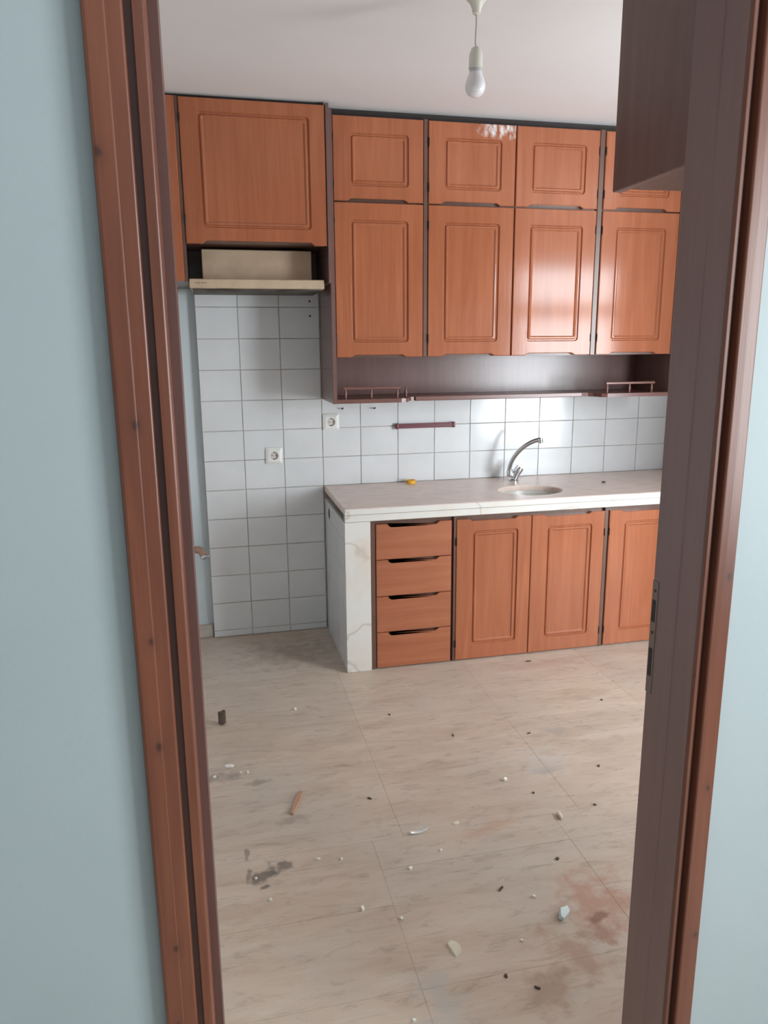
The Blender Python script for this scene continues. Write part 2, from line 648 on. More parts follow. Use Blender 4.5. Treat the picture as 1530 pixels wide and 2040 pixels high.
# ceilings and walls
struct(obj('ceiling', box(XL, XR, YF, 0.12, CEIL, CEIL + 0.1), 'ceiling_paint'))
struct(obj('ceiling_hall', box(-1.9, 2.2, HY - 0.1, YF, 2.62, 2.72), 'ceiling_paint'))
wall_back = struct(obj('wall_back', box(XL, XR, 0.036, 0.12, -0.1, CEIL), 'kitchen_blue_paint'))
struct(obj('wall_left', box(XL - 0.1, XL, YH, 0.12, -0.1, CEIL), 'kitchen_bounce_white'))
XW, YW = 2.58, -1.37        # unseen step added to the right wall, shades the right end of the worktop
struct(obj('wall_right_added_step', box(XW, XR, YW, 0.036, -0.1, CEIL), 'kitchen_bounce_white'))
struct(obj('wall_far_right', box(XR, XR + 0.1, YH, 0.12, -0.1, CEIL), 'kitchen_bounce_white'))
DX0, DX1, DZ = -0.022, 0.812, 2.10          # rough opening of the doorway
b = bmesh.new()
box(-1.9, DX0, YH, YF, -0.1, 2.62, bm=b)
box(DX0, DX1, YH, YF, DZ, 2.62, bm=b)
box(DX1, WX0, YH, YF, -0.1, 2.62, bm=b)
box(WX0, WX1, YH, YF, -0.1, WZ0, bm=b)
box(WX0, WX1, YH, YF, WZ1, 2.62, bm=b)
box(WX1, XR, YH, YF, -0.1, 2.62, bm=b)
wf = struct(obj('wall_front', b, 'wall_paint'))
wf.data.materials.append(MAT['kitchen_bounce_white'])
for p in wf.data.polygons:
    if p.normal.y > 0.5:
        p.material_index = 1        # unseen kitchen face of the doorway wall, whitened for bounce light
struct(obj('wall_hall_left', box(-2.0, -1.9, HY - 0.1, YH, -0.1, 2.62), 'wall_paint'))
b = bmesh.new()
box(2.2, 2.3, HY - 0.1, HY0, -0.1, 2.62, bm=b)
box(2.2, 2.3, HY1, YH, -0.1, 2.62, bm=b)
box(2.2, 2.3, HY0, HY1, -0.1, HZ0, bm=b)
box(2.2, 2.3, HY0, HY1, HZ1, 2.62, bm=b)
struct(obj('wall_hall_right', b, 'wall_paint'))
struct(obj('wall_hall_back', box(-1.9, 2.2, HY - 0.1, HY, -0.1, 2.62), 'wall_paint'))


def window(name, x0, x1, z0, z1, y, bars, mullion=None):
    w = bpy.data.objects.new(name, None)
    C.objects.link(w)
    w.location = ((x0 + x1) / 2, y, z0)
    struct(w)
    f = 0.055
    b = bmesh.new()
    box(x0, x0 + f, y, y + 0.05, z0, z1, bm=b)
    box(x1 - f, x1, y, y + 0.05, z0, z1, bm=b)
    box(x0 + f, x1 - f, y, y + 0.05, z0, z0 + f, bm=b)
    box(x0 + f, x1 - f, y, y + 0.05, z1 - f * 0.5, z1, bm=b)
    obj('window_frame', b, 'window_wood', w)
    for a, c in bars:
        obj('transom', box(x0 + f, x1 - f, y, y + 0.05, a, c), 'window_wood', w)
    if mullion:
        obj('mullion', box(mullion - 0.04, mullion + 0.04, y + 0.002, y + 0.048, z0 + f, z1 - f * 0.5), 'window_wood', w)
    zs = [z0 + f] + [k for a, c in bars for k in (a, c)] + [z1 - f * 0.5]
    for a, c in zip(zs[::2], zs[1::2]):
        obj('pane', box(x0 + f, x1 - f, y + 0.022, y + 0.026, a, c), 'glass', w)


window('window_1', WX0, WX1, WZ0, WZ1, YH + 0.02, [(1.71, 1.82)])
w = bpy.data.objects.new('window_2', None)
C.objects.link(w)
w.location = (2.25, (HY0 + HY1) / 2, HZ0)
struct(w)
b = bmesh.new()
box(2.23, 2.28, HY0, HY0 + 0.055, HZ0, HZ1, bm=b)
box(2.23, 2.28, HY1 - 0.055, HY1, HZ0, HZ1, bm=b)
box(2.23, 2.28, HY0 + 0.055, HY1 - 0.055, HZ0, HZ0 + 0.055, bm=b)
box(2.23, 2.28, HY0 + 0.055, HY1 - 0.055, HZ1 - 0.055, HZ1, bm=b)
obj('window_frame', b, 'window_wood', w)
ym = (HY0 + HY1) / 2
obj('mullion', box(2.232, 2.278, ym - 0.04, ym + 0.04, HZ0 + 0.055, HZ1 - 0.055), 'window_wood', w)
for a, c in ((HY0 + 0.055, ym - 0.04), (ym + 0.04, HY1 - 0.055)):
    obj('pane', box(2.252, 2.256, a, c, HZ0 + 0.055, HZ1 - 0.055), 'glass', w)

# skirting along the painted bit of the back wall
b = box(XL, -0.003, 0.016, 0.036, 0.0, 0.068, 0.003)
struct(obj('baseboard_back', b, 'skirting_marble'))

# ------------------------------------------------------------------ tiles on the back wall
ZT = 0.037
b = bmesh.new()
box(0.0, 0.604, 0.003, 0.036, 0.0, 1.80, bm=b)
box(0.604, XW, 0.003, 0.036, 0.70, 1.26, bm=b)
obj('tile_bed', b, 'grout', wall_back)
tile_src = {}


def tile(x0, x1, z0, z1):
    w, h = round(x1 - x0, 4), round(z1 - z0, 4)
    g = 0.0016
    key = (w, h)
    c = ((x0 + x1) / 2, 0.004, (z0 + z1) / 2)
    if key not in tile_src:
        hx, hz, bv = w / 2 - g, h / 2 - g, 0.0015
        bm = bmesh.new()
        A = [bm.verts.new((sx * hx, 0.004, sz * hz)) for sx, sz in ((-1, -1), (1, -1), (1, 1), (-1, 1))]
        B = [bm.verts.new((sx * hx, -0.004 + bv, sz * hz)) for sx, sz in ((-1, -1), (1, -1), (1, 1), (-1, 1))]
        D = [bm.verts.new((sx * (hx - bv), -0.004, sz * (hz - bv))) for sx, sz in ((-1, -1), (1, -1), (1, 1), (-1, 1))]
        for P, Q in ((A, B), (B, D)):
            for i in range(4):
                j = (i + 1) % 4
                bm.faces.new((P[i], P[j], Q[j], Q[i]))
        bm.faces.new(D)
        bm.faces.new(A)
        bmesh.ops.translate(bm, vec=Vector(c), verts=bm.verts[:])
        o = obj('tile', bm, 'tile', wall_back)
        tile_src[key] = o
    else:
        o = inst(tile_src[key], 'tile', c, wall_back)
    o.rotation_euler = (random.gauss(0, 0.0035), 0, random.gauss(0, 0.0035))


for cidx in range(3):
    x0 = cidx * 0.2
    tile(x0, x0 + 0.2, 0.002, ZT)
    for r in range(11):
        tile(x0, x0 + 0.2, ZT + r * 0.15, ZT + (r + 1) * 0.15)
    tile(x0, x0 + 0.2, ZT + 11 * 0.15, 1.80)
for cidx in range(3, 13):
    x0 = cidx * 0.2
    for r in (5, 6, 7):
        tile(x0, min(x0 + 0.2, XW - 0.001), ZT + r * 0.15, ZT + (r + 1) * 0.15)

# ------------------------------------------------------------------ doorway trim (profiles run up the opening)
z1c = 2.16


def arc(cx, cy, r, a0, a1, n=4):
    return [(cx + r * math.cos(a0 + (a1 - a0) * k / n), cy + r * math.sin(a0 + (a1 - a0) * k / n)) for k in range(n + 1)]


# left casing: flat board, eased shoulder, rounded inner edge
casL = [(-0.0692, YH), (-0.0692, YH - 0.015), (-0.0672, YH - 0.0195), (-0.064, YH - 0.0205), (-0.0465, YH - 0.0205)] + \
       arc(-0.0448, YH - 0.0192, 0.0013, -PI / 2, 0, 3) + [(-0.0430, YH - 0.0188), (-0.0285, YH - 0.0188)] + \
       arc(-0.0270, YH - 0.0158, 0.003, -PI / 2, 0, 4) + [(-0.0240, YH)]
trim = thing('door_casing', 'varnished knotty pine casing around the kitchen doorway, its wide jambs dark', 'door frame', (0.39, YH, 0))
del trim['label'], trim['category']
trim.name = 'trim_1'
struct(trim)


def mirror(p):
    return [(0.782 - x, y) for x, y in p][::-1]


obj('casing', prism(casL, 'Z', 0, z1c), 'casing_wood', trim)
casR = [(0.8385, YH), (0.8385, YH - 0.014)] + arc(0.8345, YH - 0.0150, 0.004, 0, -PI / 2, 4) + [(0.820, YH - 0.0190)] + \
       arc(0.8085, YH - 0.0150, 0.0035, -PI / 2, -PI, 4) + [(0.8050, YH)]
obj('casing', prism(casR, 'Z', 0, z1c), 'casing_wood', trim)
# jambs: quirk, front bead, rebate and stop
jL = [(-0.0219, YF + 0.004), (-0.0219, YH - 0.0002), (-0.0239, YH - 0.0002), (-0.0239, YH - 0.0030), (-0.0150, YH - 0.0030), (-0.0150, -2.775), (0.0115, -2.775), (0.0115, YF + 0.004)]
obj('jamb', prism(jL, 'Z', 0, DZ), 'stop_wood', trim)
bL = [(-0.0149, -2.7752), (-0.0149, YH - 0.0105), (-0.0143, YH - 0.0115)] + arc(-0.0035, YH - 0.0085, 0.0030, -PI / 2, 0, 4) + [(-0.0005, -2.7752)]
obj('jamb_bead', prism(bL, 'Z', 0, DZ), 'casing_wood', trim)
jR = [(0.8119, YF + 0.004), (0.789, YF + 0.004), (0.789, -2.775), (0.7905, -2.778), (0.7905, YH - 0.0005), (0.8049, YH - 0.0005), (0.8049, YH - 0.0001), (0.8119, YH - 0.0001)]
obj('jamb', prism(jR, 'Z', 0, DZ), 'jamb_wood', trim)
bR = [(0.7905, YH - 0.0006)] + arc(0.7922, YH - 0.0075, 0.0017, PI, 1.5 * PI, 3) + [(0.7965, YH - 0.0095), (0.7965, YH - 0.0006)]
obj('jamb_bead', prism(bR, 'Z', 0, DZ), 'casing_wood', trim)
obj('head_jamb', box(0.0, 0.789, YH - 0.006, YF + 0.004, DZ - 0.022, DZ), 'jamb_wood', trim)
obj('head_casing', box(-0.0715, 0.8385, YH - 0.020, YH, DZ, z1c + 0.004, 0.003), 'casing_wood', trim)
st = obj('strike_plate', box(0.7876, 0.7892, YF - 0.012, YF + 0.0045, 0.885, 1.095), 'steel_strike', trim)
for a, c in ((1.020, 1.060), (0.918, 0.970)):
    obj('latch_slot', box(0.7868, 0.7878, YF - 0.008, YF + 0.0015, a, c), 'dark_gap', st)
for a in (1.077, 1.000):
    obj('screw', lathe((0.7878, YF - 0.004, a), (-1, 0, 0), [(0.003, 0), (0.003, 0.0008), (0.001, 0.0012)], 8), 'hinge_metal', st)

# ------------------------------------------------------------------ upper cabinets
YU = -0.36


def upper_doors(root, x0, x1, hin, mat_top='door_wood', small=True):
    w = x1 - x0
    d = obj('small_door', door_bm(x0, x1, 2.1235, 2.468, YU, 0.02, (.074, .066, .062, .066), ('bottom', x0 + .06, x1 - .07, .011)), mat_top, root)
    d2 = obj('tall_door', door_bm(x0, x1, 1.447, 2.1175, YU, 0.02, (.072, .068, .066, .072), ('bottom', x0 + .07, x1 - .08, .010)), 'door_wood', root)
    hx = x0 + 0.001 if hin == 'L' else x1 - 0.001
    for z in (2.19, 2.38):
        hinge(hx, YU - 0.001, z, d)
    for z in (2.03, 1.53):
        hinge(hx, YU - 0.001, z, d2)


def upper_cab(label, x0, x1, doors, extra=()):
    r = thing('wall_cabinet', label, 'cabinet', ((x0 + x1) / 2, -0.17, 1.445))
    obj('body', box(x0, x1, YU + 0.022, -0.004, 1.4455, 2.474), 'carcass_wood', r)
    obj('filler_strip', box(x0, x1, YU + 0.045, YU + 0.065, 2.474, CEIL - 0.001), 'dark_gap', r)
    for a, c in extra:
        obj('stile', box(a, c, YU + 0.004, YU + 0.022, 1.4455, 2.474, 0.002), 'carcass_wood', r)
    for x0d, x1d, hn, m in doors:
        upper_doors(r, x0d, x1d, hn, m)
    return r


r = upper_cab('narrow varnished wall cabinet of one small and one tall door beside the range hood', 0.622, 1.034, [(0.624, 1.032, 'L', 'door_wood')])
obj('side_panel', box(0.602, 0.622, YU - 0.004, -0.004, 1.236, 2.492, 0.002), 'panel_wood', r)
upper_cab('wide varnished wall cabinet with four doors above the faucet, white paint smear at top', 1.0345, 1.9185,
          [(1.057, 1.4705, 'L', 'door_wood_smeared'), (1.4765, 1.890, 'R', 'door_wood')], [(1.0345, 1.054), (1.893, 1.9185)])
upper_cab('varnished wall cabinet above the spindled shelf end at the right of the sink', 1.919, 2.362, [(1.922, 2.335, 'L', 'door_wood')], [(2.338, 2.362)])

# open shelf below them with two spindled galleries
sh = thing('open_shelf', 'dark brown open shelf with spindle galleries hanging below the wall cabinets', 'shelf', (1.48, -0.18, 1.236))
obj('back_panel', box(0.6225, 2.340, -0.030, -0.006, 1.255, 1.4448), 'panel_wood', sh)
obj('end_panel', box(2.340, 2.362, YU, -0.006, 1.236, 1.4448, 0.002), 'panel_wood', sh)
out = [(0.6225, -0.006), (0.6225, YU), (0.930, YU)] + [(0.930 + 0.045 * math.sin(a), YU + 0.045 - 0.045 * math.cos(a)) for a in (0.5, 1.0, 1.4)] + \
      [(0.985, -0.290), (1.00, -0.270), (1.03, -0.262), (1.90, -0.262), (1.94, -0.270), (1.958, -0.290), (1.966, -0.315)] + \
      [(1.975, -0.345), (2.0, YU), (2.3395, YU), (2.3395, -0.006)]
obj('shelf_board', prism(out, 'Z', 1.236, 1.2545), 'shelf_wood', sh)
obj('front_lip', box(1.02, 1.905, -0.275, -0.2622, 1.235, 1.2575, 0.003), 'shelf_wood', sh)
spin = [(0.0045, 0), (0.0065, 0.004), (0.0045, 0.009), (0.007, 0.020), (0.0075, 0.026), (0.004, 0.036), (0.0055, 0.041), (0.004, 0.046)]
for xs, ra, rb in (((0.664, 0.786, 0.912), 0.650, 0.928), ((2.003, 2.127, 2.252), 1.992, 2.268)):
    g = obj('gallery_rail', box(ra, rb, YU + 0.006, YU + 0.020, 1.2985, 1.311, 0.003), 'shelf_wood', sh)
    for x in xs:
        obj('spindle', lathe((x, YU + 0.013, 1.2545), (0, 0, 1), spin, 10), 'shelf_wood', g, True)
obj('spindle', lathe((0.968, -0.292, 1.2545), (0, 0, 1), spin + [(0.003, 0.050), (0, 0.053)], 10), 'shelf_wood', sh, True)

# hood cabinet
YC = -0.41
hc = thing('hood_cabinet', 'large single door wall cabinet directly above the range hood', 'cabinet', (0.285, -0.2, 1.925))
obj('body', box(-0.014, 0.586, YC + 0.022, -0.004, 1.936, 2.492), 'carcass_wood', hc)
d = obj('door', door_bm(-0.013, 0.584, 1.925, 2.489, YC, 0.02, (.070, .066, .064, .050), ('bottom', 0.052, 0.53, 0.013)), 'door_wood', hc)
for z in (2.02, 2.41):
    hinge(-0.012, YC - 0.001, z, d)
obj('side_panel', box(0.5865, 0.6015, YC - 0.004, -0.004, 1.77, 2.497, 0.002), 'panel_wood', hc)
obj('filler_strip', box(-0.014, 0.586, YC + 0.030, YC + 0.05, 2.492, CEIL - 0.001), 'dark_gap', hc)
obj('niche_back', box(-0.0145, 0.586, -0.030, -0.004, 1.802, 1.9355), 'panel_wood', hc)

# neighbour cabinet on the far side of the hood
nc = thing('wall_cabinet', 'tall dark-edged wall cabinet hung left of the range hood over painted wall', 'cabinet', (-0.33, -0.2, 1.77))
obj('body', box(-0.62, -0.0155, YC + 0.022, 0.035, 1.772, 2.492), 'carcass_wood', nc)
obj('stile', box(-0.077, -0.0285, YC + 0.002, YC + 0.022, 1.772, 2.492, 0.002), 'door_wood', nc)
obj('edge_strip', box(-0.0283, -0.0155, YC + 0.005, YC + 0.022, 1.772, 2.492, 0.001), 'carcass_wood', nc)
d = obj('door', door_bm(-0.60, -0.079, 1.768, 2.489, YC, 0.02, (.07, .072, .06, .05), None), 'door_wood', nc)
for z in (1.86, 2.03, 2.38):
    hinge(-0.078, YC - 0.001, z, d)
obj('filler_strip', box(-0.62, -0.0155, YC + 0.030, YC + 0.05, 2.492, CEIL - 0.001), 'dark_gap', nc)

# range hood
rh = thing('range_hood', 'slim beige pull-out range hood stained by grease', 'range hood', (0.28, -0.2, 1.742))
obj('motor_box', box(0.045, 0.535, -0.25, -0.032, 1.789, 1.922, 0.003), 'hood_metal', rh)
obj('canopy', box(-0.008, 0.572, -0.372, -0.006, 1.752, 1.786, 0.003), 'hood_metal', rh)
v = obj('visor', box(-0.012, 0.570, -0.390, -0.372, 1.745, 1.7845, 0.003), 'hood_metal', rh)
b = bmesh.new()
for k, w in enumerate((.0055, .006, .005, .006, .005, .006)):
    x = 0.013 + k * 0.0085
    box(x, x + 0.0014, -0.3904, -0.3899, 1.7640, 1.7700, bm=b)
    box(x, x + w, -0.3904, -0.3899, 1.7688, 1.7700, bm=b)
    if k % 2:
        box(x + w - .001, x + w, -0.3904, -0.3899, 1.7640, 1.7700, bm=b)
    else:
        box(x, x + w * .8, -0.3904, -0.3899, 1.7660, 1.7670, bm=b)
obj('maker_mark', b, 'hood_ink', v)
fb = bmesh.new()
box(0.0, 0.565, -0.365, -0.03, 1.7405, 1.752, bm=fb)
fl = obj('grease_filter', fb, 'hood_filter', rh)
for cx in (0.135, 0.43):
    obj('lamp_cover', lathe((cx, -0.30, 1.7405), (0, 0, -1), [(0.085, 0), (0.080, 0.005), (0.055, 0.010), (0.0, 0.012)], 20), 'hood_filter', rh, True)

# dark end panel cabinet hung on the kitchen side of the doorway wall
ec = thing('wall_cabinet', 'dark brown wall cabinet hung just inside the doorway, plain end panel showing', 'cabinet', (1.5, -2.5, 1.808))
obj('body', box(0.912, 2.20, YF + 0.002, -2.325, 1.812, 2.49), 'carcass_wood', ec)
obj('end_panel', box(0.890, 0.912, YF + 0.002, -2.303, 1.808, 2.495, 0.002), 'panel_wood', ec)
for k in range(3):
    xa = 0.916 + k * 0.428
    bm = door_bm(xa, xa + 0.422, 1.815, 2.485, 0.0, 0.02, (.07, .07, .065, .065), ('bottom', xa + .08, xa + .34, .01))
    for vv in bm.verts:
        vv.co.y = -2.303 - vv.co.y
    obj('door', bm, 'door_wood', ec)

# ------------------------------------------------------------------ base units
YB = -0.592


def base_root(label, name, x0, x1):
    r = thing(name, label, 'cabinet', ((x0 + x1) / 2, -0.3, 0))
    b = bmesh.new()
    box(x0, x0 + 0.018, YB + 0.022, -0.004, 0.002, 0.722, bm=b)
    box(x1 - 0.018, x1, YB + 0.022, -0.004, 0.002, 0.722, bm=b)
    box(x0 + 0.018, x1 - 0.018, YB + 0.022, -0.004, 0.002, 0.020, bm=b)
    box(x0 + 0.018, x1 - 0.018, -0.022, -0.004, 0.020, 0.722, bm=b)
    box(x0 + 0.018, x1 - 0.018, YB + 0.022, YB + 0.040, 0.020, 0.722, bm=b)
    obj('body', b, 'carcass_wood', r)
    return r


du = base_root('four drawer base unit with slotted finger pulls next to the marble pier', 'drawer_unit', 0.7225, 1.1215)
obj('stile', box(0.7225, 0.745, YB + 0.004, YB + 0.022, 0.002, 0.722, 0.002), 'carcass_wood', du)
zz = [(0.5375, 0.7045), (0.3605, 0.5345), (0.1835, 0.3575), (0.006, 0.1805)]
for i, (a, c) in enumerate(zz):
    obj('drawer_front', door_bm(0.748, 1.110, a, c, YB, 0.02, None, ('top', 0.802, 1.052, 0.0125)), 'drawer_wood', du)


def base_cab(label, x0, x1, fronts):
    r = base_root(label, 'base_cabinet', x0, x1)
    for xa, xb, hn in fronts:
        d = obj('door', door_bm(xa, xb, 0.006, 0.705, YB, 0.02, (.078, .066, .072, .058), ('top', xa + 0.06, xb - 0.07, 0.010)), 'door_wood', r)
        hx = xa if hn == 'L' else xb
        for z in (0.09, 0.60):
            hinge(hx, YB - 0.001, z, d)
    return r


r = base_cab('two door varnished base cabinet under the sink', 1.122, 1.9125, [(1.134, 1.5085, 'L'), (1.5115, 1.893, 'R')])
obj('stile', box(1.122, 1.132, YB + 0.004, YB + 0.022, 0.002, 0.722), 'carcass_wood', r)
obj('stile', box(1.895, 1.9125, YB + 0.004, YB + 0.022, 0.002, 0.722), 'carcass_wood', r)
base_cab('varnished base cabinet between the sink cabinet and the right wall', 1.913, 2.578, [(1.919, 2.296, 'L'), (2.30, 2.572, 'R')])

# marble pier with a tiled flank
pr = thing('counter_pier', 'masonry pier with veined white marble front and white tiled side carrying the worktop', 'pier', (0.66, -0.3, 0))
obj('core', box(0.612, 0.7215, -0.574, -0.004, 0.0, 0.723), 'grout', pr)
obj('front_slab', box(0.603, 0.7215, -0.598, -0.574, 0.0, 0.7235, 0.002), 'marble_white', pr)
first = None
for i, (ya, yb) in enumerate(((-0.199, -0.004), (-0.398, -0.201), (-0.573, -0.400))):
    zs = [0.001, ZT] + [ZT + 0.15 * k for k in range(1, 5)] + [0.7225]
    for a, c in zip(zs, zs[1:]):
        obj('tile', box(0.604, 0.612, ya + .0006, yb - .0006, a + .0006, c - .0006), 'tile', pr)
obj('box_hole', lathe((0.6045, -0.140, 0.668), (-1, 0, 0), [(0.027, 0), (0.027, 0.0006), (0.024, 0.0008)], 20), 'dark_gap', pr)

# worktop with an oval sink cut-out
SX, SY, SA, SB = 1.585, -0.392, 0.160, 0.130


def worktop():
    bm = bmesh.new()
    out = [(0.6035, -0.606), (2.579, -0.606), (2.579, -0.0025), (0.6035, -0.0025)]
    n = 40
    ell = [(SX + SA * math.cos(k * 2 * PI / n), SY + SB * math.sin(k * 2 * PI / n)) for k in range(n)]
    z1, z0 = 0.787, 0.760

    def ring(p, z):
        return [bm.verts.new((x, y, z)) for x, y in p]

    def join(A, B):
        for i in range(len(A)):
            j = (i + 1) % len(A)
            bm.faces.new((A[i], A[j], B[j], B[i]))
    ot, om, ob = ring(inset_poly(out, 0.004), z1), ring(out, z1 - 0.005), ring(out, z0)
    et, em, eb = ring([(SX + (x - SX) * 1.03, SY + (y - SY) * 1.03) for x, y in ell], z1), ring(ell, z1 - 0.005), ring(ell, z0)
    join(ot, om)
    join(om, ob)
    join(et, em)
    join(em, eb)
    for A, B in ((ot, et), (ob, eb)):
        ed = []
        for L in (A, B):
            for i in range(len(L)):
                ed.append(bm.edges.get((L[i], L[(i + 1) % len(L)])))
        bmesh.ops.triangle_fill(bm, use_beauty=True, use_dissolve=False, edges=ed)
    return bm


wt = thing('worktop', 'grimy pinkish white marble worktop with doubled front edge and oval sink cut-out', 'worktop', (1.66, -0.3, 0.724))
obj('top_slab', worktop(), 'marble_top', wt)
obj('edge_band', box(0.6035, 2.579, -0.6085, -0.6062, 0.7605, 0.785, 0.001), 'marble_white', wt)
obj('apron', box(0.6035, 2.579, -0.6015, -0.575, 0.7245, 0.7585, 0.003), 'marble_white', wt)

# sink bowl
sk = thing('sink', 'oval white sink bowl set under the marble worktop', 'sink', (SX, SY, 0.62))
bm = bmesh.new()
rings = []
n = 36
for s, z in ((1.12, 0.7592), (1.005, 0.7592), (0.97, 0.745), (0.90, 0.70), (0.74, 0.655), (0.45, 0.635), (0.16, 0.630)):
    rings.append([bm.verts.new((SX + SA * s * math.cos(k * 2 * PI / n), SY + SB * s * math.sin(k * 2 * PI / n), z)) for k in range(n)])
for a, c in zip(rings, rings[1:]):
    for k in range(n):
        q = (k + 1) % n
        bm.faces.new((a[k], a[q], c[q], c[k]))
bm.faces.new(rings[-1])
MAT['sink_enamel'] = NT('sink_enamel').m
tt = bpy.data.materials['sink_enamel'].node_tree.nodes['Principled BSDF']
tt.inputs['Base Color'].default_value = (0.62, 0.60, 0.56, 1)
tt.inputs['Roughness'].default_value = 0.3
obj('bowl', bm, 'sink_enamel', sk, True)
obj('drain', lathe((SX, SY, 0.6305), (0, 0, 1), [(0.028, 0), (0.028, 0.002), (0.018, 0.003), (0.0, 0.001)], 18), 'chrome', sk, True)

# faucet
fc = thing('faucet', 'chrome single lever faucet with long arched spout on the worktop', 'faucet', (1.605, -0.128, 0.787))
obj('base_ring', lathe((1.606, -0.128, 0.787), (0, 0, 1), [(0.026, 0), (0.026, 0.006), (0.021, 0.010)], 20), 'chrome', fc, True)
obj('valve_body', tube([(1.606, -0.128, 0.795), (1.615, -0.128, 0.82), (1.632, -0.130, 0.848), (1.640, -0.131, 0.860)], [0.020, 0.021, 0.022, 0.020], 18), 'chrome', fc, True)
sp = obj('spout', tube(smooth_path([(1.602, -0.128, 0.822), (1.582, -0.130, 0.836), (1.579, -0.132, 0.862), (1.590, -0.143, 0.905), (1.610, -0.164, 0.946), (1.634, -0.190, 0.979), (1.665, -0.220, 1.006), (1.698, -0.250, 1.021)]),
                       0.0115, 16), 'chrome', fc, True)
obj('aerator', lathe((1.695, -0.247, 1.026), (0.12, -0.1, -1), [(0.0125, 0), (0.0125, 0.024), (0.009, 0.026)], 16), 'chrome', sp, True)
obj('spout_collar', lathe((1.581, -0.131, 0.812), (0, 0, 1), [(0.012, 0), (0.017, 0.004), (0.017, 0.030), (0.0125, 0.040)], 16), 'chrome', fc, True)
lv = obj('lever', prism([(1.618, 0.858), (1.624, 0.874), (1.665, 0.871), (1.712, 0.862), (1.712, 0.858), (1.662, 0.864), (1.652, 0.852)], 'Y', -0.145, -0.122), 'chrome', fc, False)

# ------------------------------------------------------------------ wall fittings


def socket(x, z, rot, label):
    r = thing('wall_socket', label, 'socket', (x, 0, z), 'white wall sockets on the kitchen tiles')
    r.rotation_euler = (0, rot, 0)

    def L(bm):
        return bm
    out = [rrect(x - .0425, x + .0425, z - .0425, z + .0425, .006), rrect(x - .0415, x + .0415, z - .0415, z + .0415, .006),
           rrect(x - .029, x + .029, z - .029, z + .029, .004), rrect(x - .028, x + .028, z - .028, z + .028, .004)]
    bm = bmesh.new()
    ys = (-0.001, -0.007, -0.012, -0.0125)
    prev = None
    for p, y in zip(out, ys):
        cur = [bm.verts.new((a, y, b2)) for a, b2 in p]
        if prev:
            for i in range(len(cur)):
                j = (i + 1) % len(cur)
                bm.faces.new((prev[i], prev[j], cur[j], cur[i]))
        else:
            bm.faces.new(cur)
        prev = cur
    n = 28
    circ = [bm.verts.new((x + .0205 * math.cos(k * 2 * PI / n), -0.0125, z + .0205 * math.sin(k * 2 * PI / n))) for k in range(n)]
    ed = []
    for Lp in (prev, circ):
        for i in range(len(Lp)):
            a, b2 = Lp[i], Lp[(i + 1) % len(Lp)]
            ed.append(bm.edges.get((a, b2)) or bm.edges.new((a, b2)))
    bmesh.ops.triangle_fill(bm, use_beauty=True, use_dissolve=False, edges=ed)
    obj('cover_plate', bm, 'socket_white', r)
    well = bmesh.new()
    A = [well.verts.new((x + .0205 * math.cos(k * 2 * PI / n), -0.0125, z + .0205 * math.sin(k * 2 * PI / n))) for k in range(n)]
    B = [well.verts.new((x + .0195 * math.cos(k * 2 * PI / n), -0.0030, z + .0195 * math.sin(k * 2 * PI / n))) for k in range(n)]
    for i in range(n):
        j = (i + 1) % n
        well.faces.new((A[i], A[j], B[j], B[i]))
    well.faces.new(B)
    w = obj('plug_well', well, 'socket_well', r)
    for dx in (-0.0095, 0.0095):
        obj('pin_hole', lathe((x + dx, -0.0028, z), (0, -1, 0), [(0.0026, 0), (0.0026, 0.0006)], 10), 'socket_hole', w)
    for dz in (-0.0180, 0.0180):
        obj('earth_clip', box(x - .003, x + .003, -0.010, -0.004, z + dz - .002, z + dz + .002), 'hinge_metal', w)


socket(0.349, 0.956, 0.035, 'white round-well wall socket alone on the tiles left of the worktop')
socket(0.6455, 1.118, 0.0, 'white round-well wall socket just below the end of the open shelf')

bar = thing('wall_rail', 'maroon plastic rail fixed on the white tiles above the worktop', 'rail', (1.146, -0.004, 1.085))
obj('rail_body', box(1.000, 1.294, -0.026, -0.003, 1.0745, 1.0985, 0.005, seg=2), 'maroon_plastic', bar)
obj('rail_groove', box(1.004, 1.290, -0.0268, -0.0258, 1.083, 1.090), 'maroon_groove', bar)
for xa in (0.985, 1.2925):
    obj('end_cap', box(xa, xa + 0.0155, -0.029, -0.002, 1.0715, 1.1015, 0.006, seg=3), 'maroon_plastic', bar, True)
bar.rotation_euler = (0, 0, 0)

for hx, hz, lab in ((0.704, 1.185, 'small dark hook nail in the tile above the wall socket'), (0.872, 1.183, 'small dark hook nail in the tile left of the maroon rail')):
    hk = tag(obj('hook', tube([(hx, 0.002, hz), (hx, -0.018, hz - 0.001), (hx + .001, -0.026, hz + 0.001), (hx + .001, -0.028, hz + 0.007)], [0.003, 0.003, 0.0034, 0.002], 8), 'hinge_metal', None, True), lab, 'hook', 'hook nails under the shelf')
for sz in (1.715, 1.645):
    tag(obj('screw', lathe((0.553, 0.0, sz), (0, -1, 0), [(0.005, 0), (0.005, 0.0015), (0.002, 0.0025), (0, 0.0025)], 10), 'hinge_metal'), 'small dark screw head in the tiles below the range hood', 'screw', 'screws in the tiles below the hood')

